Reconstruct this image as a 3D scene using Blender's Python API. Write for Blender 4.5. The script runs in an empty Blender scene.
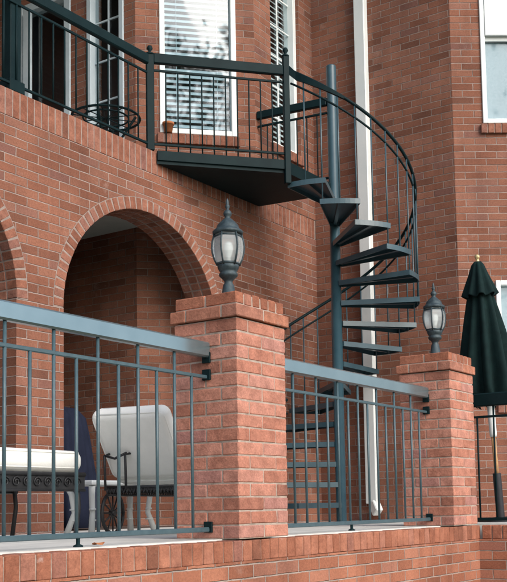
import bpy, bmesh, math, random
from mathutils import Vector, Matrix
R = math.radians
random.seed(7)
sc = bpy.context.scene
COL = sc.collection

# ------------------------------------------------------------------ camera
cam_d = bpy.data.cameras.new('camera')
cam = bpy.data.objects.new('camera', cam_d)
COL.objects.link(cam)
cr, cu, cf = Vector((0.5466, -0.8372, -0.0190)), Vector((-0.0610, -0.0624, 0.9962)), Vector((0.8352, 0.5433, 0.0852))
cam.matrix_world = Matrix((
    (cr.x, cu.x, -cf.x, 0), (cr.y, cu.y, -cf.y, 0), (cr.z, cu.z, -cf.z, 0), (0, 0, 0, 1)))
cam_d.sensor_fit = 'VERTICAL'
cam_d.sensor_height = 24
cam_d.sensor_width = 24
cam_d.lens = 24 * 1010.8 / 582
cam_d.shift_x = -(286.85 - 253.5) / 582
cam_d.shift_y = (421.04 - 291.0) / 582
cam_d.clip_start = 0.05
cam_d.clip_end = 2000
sc.camera = cam

# ------------------------------------------------------------------ light
SUN_DIR = Vector((-0.25, -0.85, 0.58)).normalized()     # towards the sun
elev = math.asin(SUN_DIR.z)
world = bpy.data.worlds.new('World')
sc.world = world
world.use_nodes = True
wn = world.node_tree
wn.nodes.clear()
w_out = wn.nodes.new('ShaderNodeOutputWorld')
w_bg = wn.nodes.new('ShaderNodeBackground')
w_sky = wn.nodes.new('ShaderNodeTexSky')
w_sky.sky_type = 'NISHITA'
w_sky.sun_disc = False
w_sky.sun_elevation = elev
w_sky.sun_rotation = math.atan2(SUN_DIR.x, SUN_DIR.y)
w_sky.air_density = 1.0
w_sky.dust_density = 3.0
w_sky.ozone_density = 1.0
w_bg.inputs['Strength'].default_value = 0.15
w_hs = wn.nodes.new('ShaderNodeHueSaturation')
w_hs.inputs['Saturation'].default_value = 0.62
wn.links.new(w_sky.outputs[0], w_hs.inputs['Color'])
wn.links.new(w_hs.outputs[0], w_bg.inputs[0])
wn.links.new(w_bg.outputs[0], w_out.inputs[0])
sun_d = bpy.data.lights.new('sun', 'SUN')
sun_d.energy = 0.7
sun_d.angle = R(40)
sun_d.color = (1.0, 0.95, 0.88)
sun = bpy.data.objects.new('sun', sun_d)
sun.rotation_euler = SUN_DIR.to_track_quat('Z', 'Y').to_euler()
sun.location = (0, 0, 30)
COL.objects.link(sun)
sc.view_settings.view_transform = 'Standard'
sc.view_settings.look = 'None'
sc.view_settings.gamma = 1
sc.view_settings.use_curve_mapping = False
sc.view_settings.exposure = 0.92
sc.cycles.max_bounces = 8
sc.cycles.transparent_max_bounces = 12

# ------------------------------------------------------------------ materials
def nodes(name):
    m = bpy.data.materials.new(name)
    m.use_nodes = True
    nt = m.node_tree
    return m, nt, nt.nodes['Principled BSDF']

def N(nt, kind, **kw):
    n = nt.nodes.new(kind)
    for k, v in kw.items():
        setattr(n, k, v)
    return n

def ramp(nt, stops):
    n = nt.nodes.new('ShaderNodeValToRGB')
    e = n.color_ramp.elements
    while len(e) < len(stops):
        e.new(0.5)
    for el, (p, c) in zip(e, stops):
        el.position = p
        el.color = (*c, 1)
    return n

def noise(nt, scale, detail=4, rough=0.6, vec=None):
    n = nt.nodes.new('ShaderNodeTexNoise')
    n.inputs['Scale'].default_value = scale
    n.inputs['Detail'].default_value = detail
    n.inputs['Roughness'].default_value = rough
    if vec is not None:
        nt.links.new(vec, n.inputs['Vector'])
    return n

def mixc(nt, fac, a, b, mode='MIX'):
    n = nt.nodes.new('ShaderNodeMix')
    n.data_type = 'RGBA'
    n.blend_type = mode
    for sock, v in ((0, fac), (6, a), (7, b)):
        if hasattr(v, 'is_linked') or hasattr(v, 'links'):
            nt.links.new(v, n.inputs[sock])
        elif isinstance(v, (int, float)):
            n.inputs[sock].default_value = v
        else:
            n.inputs[sock].default_value = (*v, 1)
    return n.outputs[2]

BRICK_STOPS = [(0.0, (0.215, 0.090, 0.058)), (0.10, (0.285, 0.112, 0.068)), (0.40, (0.335, 0.134, 0.082)),
               (0.75, (0.385, 0.165, 0.105)), (0.92, (0.35, 0.160, 0.112)), (1.0, (0.27, 0.120, 0.092))]

def brick_wall_mat(name, stops, mortar, bw=0.2085, rh=0.0677, mort=0.0055):
    m, nt, p = nodes(name)
    tc = N(nt, 'ShaderNodeUVMap')
    wob = noise(nt, 26, 4, 0.7, tc.outputs[0])
    vm = N(nt, 'ShaderNodeVectorMath', operation='MULTIPLY_ADD')
    vm.inputs[1].default_value = (0.010, 0.009, 0)
    nt.links.new(wob.outputs['Color'], vm.inputs[0])
    nt.links.new(tc.outputs[0], vm.inputs[2])
    bt = N(nt, 'ShaderNodeTexBrick')
    bt.offset = 0.5
    bt.inputs['Color1'].default_value = (0, 0, 0, 1)
    bt.inputs['Color2'].default_value = (1, 1, 1, 1)
    bt.inputs['Mortar'].default_value = (0.5, 0.5, 0.5, 1)
    bt.inputs['Scale'].default_value = 1
    bt.inputs['Brick Width'].default_value = bw
    bt.inputs['Row Height'].default_value = rh
    bt.inputs['Mortar Size'].default_value = mort
    bt.inputs['Mortar Smooth'].default_value = 0.6
    nt.links.new(vm.outputs[0], bt.inputs['Vector'])
    rp = ramp(nt, stops)
    nt.links.new(bt.outputs['Color'], rp.inputs[0])
    fine = noise(nt, 75, 6, 0.8, tc.outputs[0])
    c1 = mixc(nt, 0.75, rp.outputs[0], fine.outputs['Fac'], 'OVERLAY')
    big = noise(nt, 1.3, 4, 0.6, tc.outputs[0])
    bigr = ramp(nt, [(0.3, (0.72, 0.70, 0.70)), (0.7, (1.16, 1.14, 1.12))])
    nt.links.new(big.outputs['Fac'], bigr.inputs[0])
    c2 = mixc(nt, 1.0, c1, bigr.outputs[0], 'MULTIPLY')
    mp = N(nt, 'ShaderNodeMapping')
    mp.inputs['Scale'].default_value = (5.0, 0.55, 1)
    nt.links.new(tc.outputs[0], mp.inputs[0])
    st_ = noise(nt, 1.0, 5, 0.65, mp.outputs[0])
    sr = ramp(nt, [(0.30, (0.74, 0.72, 0.72)), (0.52, (1, 1, 1)), (0.78, (1.10, 1.10, 1.10))])
    nt.links.new(st_.outputs['Fac'], sr.inputs[0])
    c2 = mixc(nt, 0.85, c2, sr.outputs[0], 'MULTIPLY')
    ef = noise(nt, 3.1, 6, 0.75, tc.outputs[0])
    er = ramp(nt, [(0.60, (0, 0, 0)), (0.78, (0.38, 0.38, 0.38))])
    nt.links.new(ef.outputs['Fac'], er.inputs[0])
    c2 = mixc(nt, er.outputs[0], c2, (0.50, 0.40, 0.35))
    mn = noise(nt, 7, 4, 0.6, tc.outputs[0])
    mr = ramp(nt, [(0.35, tuple(v * 0.62 for v in mortar)), (0.65, mortar)])
    nt.links.new(mn.outputs['Fac'], mr.inputs[0])
    c3 = mixc(nt, bt.outputs['Fac'], c2, mr.outputs[0])
    nt.links.new(c3, p.inputs['Base Color'])
    p.inputs['Roughness'].default_value = 0.9
    p.inputs['Specular IOR Level'].default_value = 0.25
    inv = N(nt, 'ShaderNodeMath', operation='SUBTRACT')
    inv.inputs[0].default_value = 1
    nt.links.new(bt.outputs['Fac'], inv.inputs[1])
    add = N(nt, 'ShaderNodeMath', operation='MULTIPLY_ADD')
    nt.links.new(fine.outputs['Fac'], add.inputs[0])
    add.inputs[1].default_value = 0.35
    nt.links.new(inv.outputs[0], add.inputs[2])
    b = N(nt, 'ShaderNodeBump')
    b.inputs['Strength'].default_value = 0.9
    b.inputs['Distance'].default_value = 0.008
    nt.links.new(add.outputs[0], b.inputs['Height'])
    nt.links.new(b.outputs[0], p.inputs['Normal'])
    return m

def loose_brick_mat(name, stops, efflo=0.0):
    m, nt, p = nodes(name)
    g = N(nt, 'ShaderNodeNewGeometry')
    tc = N(nt, 'ShaderNodeTexCoord')
    rp = ramp(nt, stops)
    nt.links.new(g.outputs['Random Per Island'], rp.inputs[0])
    fine = noise(nt, 90, 6, 0.7, tc.outputs['Object'])
    c1 = mixc(nt, 0.55, rp.outputs[0], fine.outputs['Fac'], 'OVERLAY')
    mid = noise(nt, 14, 4, 0.65, tc.outputs['Object'])
    midr = ramp(nt, [(0.3, (0.68, 0.64, 0.64)), (0.68, (1.14, 1.12, 1.12))])
    nt.links.new(mid.outputs['Fac'], midr.inputs[0])
    c2 = mixc(nt, 1.0, c1, midr.outputs[0], 'MULTIPLY')
    if efflo:
        en = noise(nt, 6.5, 5, 0.7, tc.outputs['Object'])
        er = ramp(nt, [(0.66, (0, 0, 0)), (0.74, (efflo,) * 3)])
        nt.links.new(en.outputs['Fac'], er.inputs[0])
        c2 = mixc(nt, er.outputs[0], c2, (0.55, 0.49, 0.46))
    nt.links.new(c2, p.inputs['Base Color'])
    p.inputs['Roughness'].default_value = 0.88
    p.inputs['Specular IOR Level'].default_value = 0.25
    b = N(nt, 'ShaderNodeBump')
    b.inputs['Strength'].default_value = 0.8
    b.inputs['Distance'].default_value = 0.004
    lump = noise(nt, 38, 5, 0.65, tc.outputs['Object'])
    hm = N(nt, 'ShaderNodeMath', operation='MULTIPLY_ADD')
    nt.links.new(lump.outputs['Fac'], hm.inputs[0])
    hm.inputs[1].default_value = 1.6
    nt.links.new(fine.outputs['Fac'], hm.inputs[2])
    nt.links.new(hm.outputs[0], b.inputs['Height'])
    nt.links.new(b.outputs[0], p.inputs['Normal'])
    return m

def rough_mat(name, a, b_, scale=8, rough=0.85, bump=0.3, dist=0.004, spec=0.3, metal=0.0):
    m, nt, p = nodes(name)
    tc = N(nt, 'ShaderNodeTexCoord')
    n1 = noise(nt, scale, 6, 0.65, tc.outputs['Object'])
    rp = ramp(nt, [(0.32, a), (0.68, b_)])
    nt.links.new(n1.outputs['Fac'], rp.inputs[0])
    nt.links.new(rp.outputs[0], p.inputs['Base Color'])
    p.inputs['Roughness'].default_value = rough
    p.inputs['Specular IOR Level'].default_value = spec
    p.inputs['Metallic'].default_value = metal
    if bump:
        n2 = noise(nt, scale * 9, 4, 0.6, tc.outputs['Object'])
        b = N(nt, 'ShaderNodeBump')
        b.inputs['Strength'].default_value = bump
        b.inputs['Distance'].default_value = dist
        nt.links.new(n2.outputs['Fac'], b.inputs['Height'])
        nt.links.new(b.outputs[0], p.inputs['Normal'])
    return m

def glass_mat(name, tint=(1, 1, 1), refl=0.12, extra=0.0):
    m = bpy.data.materials.new(name)
    m.use_nodes = True
    nt = m.node_tree
    nt.nodes.clear()
    out = N(nt, 'ShaderNodeOutputMaterial')
    tr = N(nt, 'ShaderNodeBsdfTransparent')
    tr.inputs[0].default_value = (*tint, 1)
    gl = N(nt, 'ShaderNodeBsdfGlossy')
    gl.inputs['Roughness'].default_value = 0.03
    lw = N(nt, 'ShaderNodeLayerWeight')
    lw.inputs[0].default_value = 0.5
    pw = N(nt, 'ShaderNodeMath', operation='POWER')
    nt.links.new(lw.outputs['Facing'], pw.inputs[0])
    pw.inputs[1].default_value = 4.0
    tc = N(nt, 'ShaderNodeTexCoord')
    nz = noise(nt, 2.2, 2, 0.5, tc.outputs['Object'])
    bp = N(nt, 'ShaderNodeBump')
    bp.inputs['Strength'].default_value = 0.05
    bp.inputs['Distance'].default_value = 0.02
    nt.links.new(nz.outputs['Fac'], bp.inputs['Height'])
    nt.links.new(bp.outputs[0], gl.inputs['Normal'])
    ad = N(nt, 'ShaderNodeMath', operation='MULTIPLY_ADD')
    ad.inputs[1].default_value = 0.8
    ad.inputs[2].default_value = extra
    ad.use_clamp = True
    nt.links.new(pw.outputs[0], ad.inputs[0])
    mx = N(nt, 'ShaderNodeMixShader')
    nt.links.new(ad.outputs[0], mx.inputs[0])
    nt.links.new(tr.outputs[0], mx.inputs[1])
    nt.links.new(gl.outputs[0], mx.inputs[2])
    nt.links.new(mx.outputs[0], out.inputs[0])
    return m

M = {}
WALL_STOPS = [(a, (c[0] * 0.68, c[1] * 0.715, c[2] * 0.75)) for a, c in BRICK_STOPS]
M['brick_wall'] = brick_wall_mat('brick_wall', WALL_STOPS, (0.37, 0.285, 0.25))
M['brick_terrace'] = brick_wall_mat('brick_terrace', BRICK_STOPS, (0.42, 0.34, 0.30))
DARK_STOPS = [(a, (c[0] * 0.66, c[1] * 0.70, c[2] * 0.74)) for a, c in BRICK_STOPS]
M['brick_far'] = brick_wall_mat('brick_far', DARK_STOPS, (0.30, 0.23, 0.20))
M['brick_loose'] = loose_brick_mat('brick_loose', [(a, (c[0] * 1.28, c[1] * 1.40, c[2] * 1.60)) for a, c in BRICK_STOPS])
M['brick_house'] = loose_brick_mat('brick_house', [(a, (c[0] * 0.73, c[1] * 0.76, c[2] * 0.80)) for a, c in BRICK_STOPS])
M['brick_cap'] = loose_brick_mat('brick_cap', BRICK_STOPS, 0.85)
M['brick_coping'] = loose_brick_mat('brick_coping', BRICK_STOPS, 0.45)
M['mortar'] = rough_mat('mortar', (0.27, 0.215, 0.18), (0.47, 0.39, 0.34), 20, 0.95, 0.6, 0.004, 0.2)
M['mortar_house'] = rough_mat('mortar_house', (0.21, 0.165, 0.145), (0.34, 0.275, 0.245), 20, 0.95, 0.6, 0.004, 0.2)
M['teal_dark'] = rough_mat('teal_dark', (0.002, 0.011, 0.014), (0.005, 0.018, 0.021), 6, 0.55, 0.15, 0.002, 0.12)
M['teal_stair'] = rough_mat('teal_stair', (0.019, 0.052, 0.070), (0.034, 0.076, 0.097), 6, 0.34, 0.15, 0.002, 0.6)
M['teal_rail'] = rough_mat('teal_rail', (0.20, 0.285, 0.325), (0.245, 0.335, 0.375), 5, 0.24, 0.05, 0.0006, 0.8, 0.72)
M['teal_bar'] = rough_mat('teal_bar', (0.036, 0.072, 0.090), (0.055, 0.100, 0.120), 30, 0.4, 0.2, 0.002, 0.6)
M['black_iron'] = rough_mat('black_iron', (0.010, 0.011, 0.013), (0.022, 0.023, 0.026), 20, 0.5, 0.2, 0.002, 0.5)
M['white_paint'] = rough_mat('white_paint', (0.60, 0.65, 0.66), (0.69, 0.72, 0.72), 3, 0.5, 0.1, 0.002, 0.4)
M['shaded_white'] = rough_mat('shaded_white', (0.36, 0.44, 0.50), (0.46, 0.54, 0.59), 4, 0.5, 0.1, 0.002, 0.4)  # white paint toned down, its colour carries the shade on the balcony side
M['concrete'] = rough_mat('concrete', (0.48, 0.49, 0.47), (0.70, 0.70, 0.67), 3.5, 0.9, 0.4, 0.004, 0.2)
M['porch_floor_dark'] = rough_mat('porch_floor_dark', (0.06, 0.045, 0.04), (0.11, 0.085, 0.075), 9, 0.85, 0.4, 0.004, 0.2)
M['ceiling'] = rough_mat('ceiling', (0.36, 0.40, 0.38), (0.44, 0.48, 0.45), 3, 0.9, 0.2, 0.003, 0.2)
M['lamp_metal'] = rough_mat('lamp_metal', (0.014, 0.026, 0.034), (0.045, 0.072, 0.085), 45, 0.5, 0.4, 0.003, 0.5, 0.2)
M['canvas'] = rough_mat('canvas', (0.003, 0.011, 0.012), (0.006, 0.021, 0.021), 12, 0.85, 0.4, 0.003, 0.15)
M['wood'] = rough_mat('wood', (0.36, 0.20, 0.09), (0.50, 0.30, 0.15), 25, 0.5, 0.2, 0.002, 0.4)
M['brass'] = rough_mat('brass', (0.45, 0.33, 0.16), (0.60, 0.48, 0.28), 25, 0.35, 0.0, 0.001, 0.5, 0.5)
M['cushion'] = rough_mat('cushion', (0.76, 0.78, 0.75), (0.86, 0.87, 0.84), 4, 0.9, 0.35, 0.005, 0.15)
M['navy'] = rough_mat('navy', (0.005, 0.008, 0.020), (0.010, 0.014, 0.032), 8, 0.85, 0.3, 0.004, 0.2)
M['terracotta'] = rough_mat('terracotta', (0.33, 0.12, 0.05), (0.44, 0.18, 0.08), 20, 0.85, 0.3, 0.003, 0.2)
M['grass'] = rough_mat('grass', (0.035, 0.055, 0.018), (0.075, 0.10, 0.035), 3, 0.95, 0.8, 0.03, 0.1)
M['dark_room'] = rough_mat('dark_room', (0.035, 0.035, 0.04), (0.05, 0.05, 0.055), 2, 0.9, 0, 0, 0.1)
M['blind'] = rough_mat('blind', (0.50, 0.56, 0.58), (0.58, 0.64, 0.65), 5, 0.6, 0.0, 0, 0.4)
M['shade'] = rough_mat('shade', (0.27, 0.34, 0.38), (0.33, 0.40, 0.44), 40, 0.8, 0.2, 0.002, 0.2)
M['roofing'] = rough_mat('roofing', (0.06, 0.05, 0.045), (0.10, 0.09, 0.08), 6, 0.9, 0.4, 0.01, 0.2)
M['leaf'] = rough_mat('leaf', (0.03, 0.07, 0.02), (0.06, 0.11, 0.03), 20, 0.7, 0.0, 0, 0.3)
M['glass'] = glass_mat('glass', (0.93, 0.97, 0.98), extra=0.05)
M['glass_bright'] = glass_mat('glass_bright', (0.85, 0.92, 0.95), extra=0.09)
mg, ntg, pg = nodes('lamp_glass')
pg.inputs['Base Color'].default_value = (0.78, 0.84, 0.86, 1)
pg.inputs['Roughness'].default_value = 0.22
pg.inputs['Transmission Weight'].default_value = 0.72
pg.inputs['IOR'].default_value = 1.25
M['lamp_glass'] = mg
mb_, ntb, pb = nodes('bulb_glass')
pb.inputs['Base Color'].default_value = (0.85, 0.86, 0.84, 1)
pb.inputs['Roughness'].default_value = 0.3
M['bulb'] = mb_

# ------------------------------------------------------------------ mesh helpers
class MB:
    def __init__(self):
        self.bm = bmesh.new()
        self.uv = self.bm.loops.layers.uv.new('UVMap')

    def face(self, pts, uvs=None, mat=0, smooth=False):
        vs = [self.bm.verts.new(p) for p in pts]
        f = self.bm.faces.new(vs)
        f.material_index = mat
        f.smooth = smooth
        if uvs:
            for l, u_ in zip(f.loops, uvs):
                l[self.uv].uv = u_
        return f

    def box(self, c, s, rot=None, mat=0, bevel=0.0, seg=1):
        g = bmesh.ops.create_cube(self.bm, size=1)
        vs = g['verts']
        for v in vs:
            v.co = Vector((v.co.x * s[0], v.co.y * s[1], v.co.z * s[2]))
        fs = set(f for v in vs for f in v.link_faces)
        for f in fs:
            f.material_index = mat
        if bevel:
            es = set(e for v in vs for e in v.link_edges)
            r_ = bmesh.ops.bevel(self.bm, geom=list(es), offset=bevel, segments=seg, profile=0.5, affect='EDGES', clamp_overlap=True)
            vs = list(set(v for f in r_['faces'] for v in f.verts) | set(v for v in vs if v.is_valid))
            for v in vs:
                for f in v.link_faces:
                    f.material_index = mat
        c = Vector(c)
        for v in vs:
            v.co = (rot @ v.co if rot is not None else v.co) + c
        return vs

    def bar(self, p0, p1, w, h, mat=0, bevel=0.0, up=(0, 0, 1)):
        """a rectangular bar from p0 to p1: w across, h in the 'up' direction"""
        p0, p1 = Vector(p0), Vector(p1)
        d = (p1 - p0)
        L = d.length
        d.normalize()
        s = d.cross(Vector(up))
        if s.length < 1e-5:
            s = d.cross(Vector((0, 1, 0)))
        s.normalize()
        t = s.cross(d)
        rot = Matrix((d, s, t)).transposed()
        return self.box((p0 + p1) / 2, (L, w, h), rot, mat, bevel)

    def rings(self, rings, closed=True, cap=True, mat=0, smooth=True):
        vr = [[self.bm.verts.new(p) for p in ring] for ring in rings]
        n = len(vr[0])
        for a, b in zip(vr, vr[1:]):
            for i in range(n if closed else n - 1):
                f = self.bm.faces.new((a[i], a[(i + 1) % n], b[(i + 1) % n], b[i]))
                f.smooth = smooth
                f.material_index = mat
        if cap and closed:
            for ring, flip in ((vr[0], True), (vr[-1], False)):
                f = self.bm.faces.new(list(reversed(ring)) if flip else ring)
                f.material_index = mat

    def tube(self, path, r, n=8, mat=0, smooth=True):
        path = [Vector(p) for p in path]
        rs = r if isinstance(r, (list, tuple)) else [r] * len(path)
        rings = []
        t0 = (path[1] - path[0]).normalized()
        ref = Vector((0, 0, 1)) if abs(t0.z) < 0.9 else Vector((1, 0, 0))
        a = t0.cross(ref).normalized()
        for i, p in enumerate(path):
            t = (path[min(i + 1, len(path) - 1)] - path[max(i - 1, 0)]).normalized()
            a = (a - t * a.dot(t)).normalized()
            b = t.cross(a)
            rings.append([p + (a * math.cos(2 * math.pi * k / n) + b * math.sin(2 * math.pi * k / n)) * rs[i] for k in range(n)])
        self.rings(rings, mat=mat, smooth=smooth)

    def lathe(self, prof, c=(0, 0, 0), n=20, mat=0, smooth=True, phase=0.0):
        c = Vector(c)
        self.rings([[c + Vector((r_ * math.cos(phase + 2 * math.pi * k / n), r_ * math.sin(phase + 2 * math.pi * k / n), z)) for k in range(n)]
                    for r_, z in prof], mat=mat, smooth=smooth)

    def prism(self, poly, z0, z1, mat=0):
        a = [self.bm.verts.new((x, y, z0)) for x, y in poly]
        b = [self.bm.verts.new((x, y, z1)) for x, y in poly]
        n = len(poly)
        fs = [self.bm.faces.new(list(reversed(a))), self.bm.faces.new(b)]
        for i in range(n):
            fs.append(self.bm.faces.new((a[i], a[(i + 1) % n], b[(i + 1) % n], b[i])))
        for f in fs:
            f.material_index = mat

    def build(self, name, mats, parent=None, recalc=True, shift=True):
        if recalc:
            bmesh.ops.recalc_face_normals(self.bm, faces=self.bm.faces)
        me = bpy.data.meshes.new(name)
        if parent is not None and shift:
            o_ = Vector(parent.get('_o', (0, 0, 0)))
            for v in self.bm.verts:
                v.co -= o_
        self.bm.to_mesh(me)
        self.bm.free()
        for m in (mats if isinstance(mats, (list, tuple)) else [mats]):
            me.materials.append(M[m])
        ob = bpy.data.objects.new(name, me)
        COL.objects.link(ob)
        if parent is not None:
            ob.parent = parent
            ob['_o'] = parent.get('_o', (0, 0, 0))
        return ob

def thing(name, label, cat, loc=(0, 0, 0), group=None):
    o = bpy.data.objects.new(name, None)
    o.empty_display_size = 0.1
    COL.objects.link(o)
    o.location = loc
    o['_o'] = tuple(loc)
    o['label'] = label
    o['category'] = cat
    if group:
        o['group'] = group
    return o

def struct(o, kind='structure'):
    o['kind'] = kind
    return o

def wall(mb, p0, p1, z0, z1, t=0.2, openings=(), mat=0, sideends=True, back=True):
    """vertical wall panel; its outside is on the right hand of p0 -> p1"""
    p0, p1 = Vector((*p0, 0)), Vector((*p1, 0))
    d = (p1 - p0)
    L = d.length
    d.normalize()
    nrm = Vector((d.y, -d.x, 0))
    ss = sorted(set([0, L] + [v for o in openings for v in o[:2] if 0 < v < L]))
    zs = sorted(set([z0, z1] + [v for o in openings for v in o[2:] if z0 < v < z1]))
    P = lambda s, z, k: p0 + d * s - nrm * k + Vector((0, 0, z))
    for a, b in zip(ss, ss[1:]):
        for c, e in zip(zs, zs[1:]):
            m_s, m_z = (a + b) / 2, (c + e) / 2
            if any(o[0] < m_s < o[1] and o[2] < m_z < o[3] for o in openings):
                continue
            mb.face([P(a, c, 0), P(b, c, 0), P(b, e, 0), P(a, e, 0)], [(a, c), (b, c), (b, e), (a, e)], mat)
            if back:
                mb.face([P(b, c, t), P(a, c, t), P(a, e, t), P(b, e, t)], [(b, c), (a, c), (a, e), (b, e)], mat)
    def rev(s0, za, s1, zb):
        mb.face([P(s0, za, 0), P(s1, zb, 0), P(s1, zb, t), P(s0, za, t)],
                [(0, za), (0.001, zb) if za != zb else (s1 - s0, za), (t, zb), (t, za)], mat)
    for o in openings:
        a, b, c, e = max(o[0], 0), min(o[1], L), max(o[2], z0), min(o[3], z1)
        rev(a, c, a, e); rev(b, c, b, e); rev(a, c, b, c); rev(a, e, b, e)
    rev(0, z1, L, z1)
    if sideends:
        rev(0, z0, 0, z1); rev(L, z0, L, z1)
    return p0, d, nrm

def jitter(vs, a):
    for v in vs:
        v.co += Vector((random.uniform(-a, a), random.uniform(-a, a), random.uniform(-a, a)))

YA = 5.35
# ------------------------------------------------------------------ ground
FLOOR = -0.15
g = MB()
nx = 24
g.face([(-300, -300, -1.5), (300, -300, -1.5), (300, 300, -1.5), (-300, 300, -1.5)])
struct(g.build('ground', 'grass'))
g = MB()
g.prism([(0.6, 3.02), (7.15, 3.02), (7.15, -2.0), (12.0, -2.0), (12.0, 3.6), (8.86, 3.78), (8.86, 9.0), (0.6, 9.0)], -0.45, FLOOR)
struct(g.build('terrace_floor', 'concrete'))

g = MB()
g.prism([(0.63, YA + 0.31), (8.0, YA + 0.31), (8.0, 8.99), (0.63, 8.99)], FLOOR - 0.1, FLOOR + 0.004)
struct(g.build('porch_floor', 'porch_floor_dark'))  # unseen dark floor layer added so less light bounces inside the porch

# ------------------------------------------------------------------ low terrace wall
WY = 2.907
lw = thing('terrace_wall', 'low red brick retaining wall under the railings with a row of bricks on edge along its top', 'wall', (4, WY, -1.5))
b = MB()
wall(b, (0.6, WY), (7.03, WY), -1.5, -0.2585, 0.12, mat=0)
wall(b, (7.03, WY), (7.03, -2.0), -1.5, -0.2585, 0.12, mat=0)
b.build('wall_face', 'brick_terrace', lw)
b = MB()
x = 0.62
while x < 7.02:
    jitter(b.box((x, WY + 0.056, -0.2075 + random.uniform(-.0015, .0015)), (0.0715, 0.112, 0.101), None, 0, 0.004), 0.0010)
    x += 0.079
y = WY - 0.06
while y > -1.9:
    jitter(b.box((7.086, y, -0.2075), (0.112, 0.070, 0.101), None, 0, 0.005), 0.0012)
    y -= 0.079
b.box((3.82, WY + 0.060, -0.2085), (6.40, 0.1060, 0.096), None, 1)
b.box((7.090, 0.48, -0.2095), (0.100, 4.75, 0.097), None, 1)
b.build('coping', ['brick_coping', 'mortar'], lw)

# ------------------------------------------------------------------ brick pillars
def brick_course(b, x0, x1, y0, y1, zc, h, odd, bl=0.2085, dep=0.098, gap=0.0075, mat=0, bev=0.004):
    """one course of a pier: bricks round four sides"""
    def run(a, c, fn, off):
        L = c - a
        n = max(1, round(L / bl))
        w = L / n
        cuts = [a + w * i for i in range(n + 1)]
        if off:
            cuts = [a] + [a + w * (i + 0.5) for i in range(n)] + [c]
        for s, e in zip(cuts, cuts[1:]):
            fn(s + gap / 2 if s > a else s, e - gap / 2 if e < c else e)
    def add(cx, cy, sx, sy):
        vs = b.box((cx, cy, zc), (sx, sy, h), None, mat, bev)
        jitter(vs, 0.0016)
    if not odd:
        for yc in (y0 + dep / 2, y1 - dep / 2):
            run(x0, x1, lambda s, e: add((s + e) / 2, yc, e - s, dep), False)
        for xc in (x0 + dep / 2, x1 - dep / 2):
            run(y0 + dep + gap, y1 - dep - gap, lambda s, e: add(xc, (s + e) / 2, dep, e - s), False)
    else:
        for xc in (x0 + dep / 2, x1 - dep / 2):
            run(y0, y1, lambda s, e: add(xc, (s + e) / 2, dep, e - s), False)
        for yc in (y0 + dep / 2, y1 - dep / 2):
            run(x0 + dep + gap, x1 - dep - gap, lambda s, e: add((s + e) / 2, yc, e - s, dep), False)

def pillar(x0, x1, label):
    y0, y1 = WY + 0.002, WY + 0.40
    t = thing('brick_pillar', label, 'pillar', ((x0 + x1) / 2, (y0 + y1) / 2, FLOOR), 'square brick pillars along the terrace')
    b = MB()
    h = 0.0688
    n = 16
    for i in range(n):
        brick_course(b, x0, x1, y0, y1, FLOOR + h * (i + 0.5), h - 0.0078, i % 2)
    b.box(((x0 + x1) / 2, (y0 + y1) / 2, FLOOR + h * n / 2), (x1 - x0 - 0.0076, y1 - y0 - 0.0076, h * n - 0.002), None, 1)
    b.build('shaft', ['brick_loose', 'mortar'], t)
    b = MB()
    z = FLOOR + h * n
    o = 0.016
    brick_course(b, x0 - o, x1 + o, y0 - o, y1 + o, z + h / 2, h - 0.008, 0)
    z += h
    nn = 6
    w = (x1 - x0) / nn
    for i in range(nn):
        for j in range(2):
            d_ = (y1 - y0) / 2
            jitter(b.box((x0 + w * (i + 0.5), y0 + d_ * (j + 0.5), z + h / 2), (w - 0.0075, d_ - 0.0075, h - 0.008), None, 0, 0.005), 0.0015)
    b.box(((x0 + x1) / 2, (y0 + y1) / 2, z - 0.003), (x1 - x0 - 0.014, y1 - y0 - 0.014, 2 * h - 0.020), None, 1)
    b.box(((x0 + x1) / 2, (y0 + y1) / 2, z - h / 2), (x1 - x0 + 2 * o - 0.006, y1 - y0 + 2 * o - 0.006, h - 0.014), None, 1)
    b.build('cap', ['brick_cap', 'mortar'], t)
    return z + h
ZCAP = pillar(4.03, 4.468, 'large square brick pillar in the middle of the terrace, between the two railing sections')
pillar(6.60, 7.018, 'smaller looking farther brick pillar beside the closed green umbrella')

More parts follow.
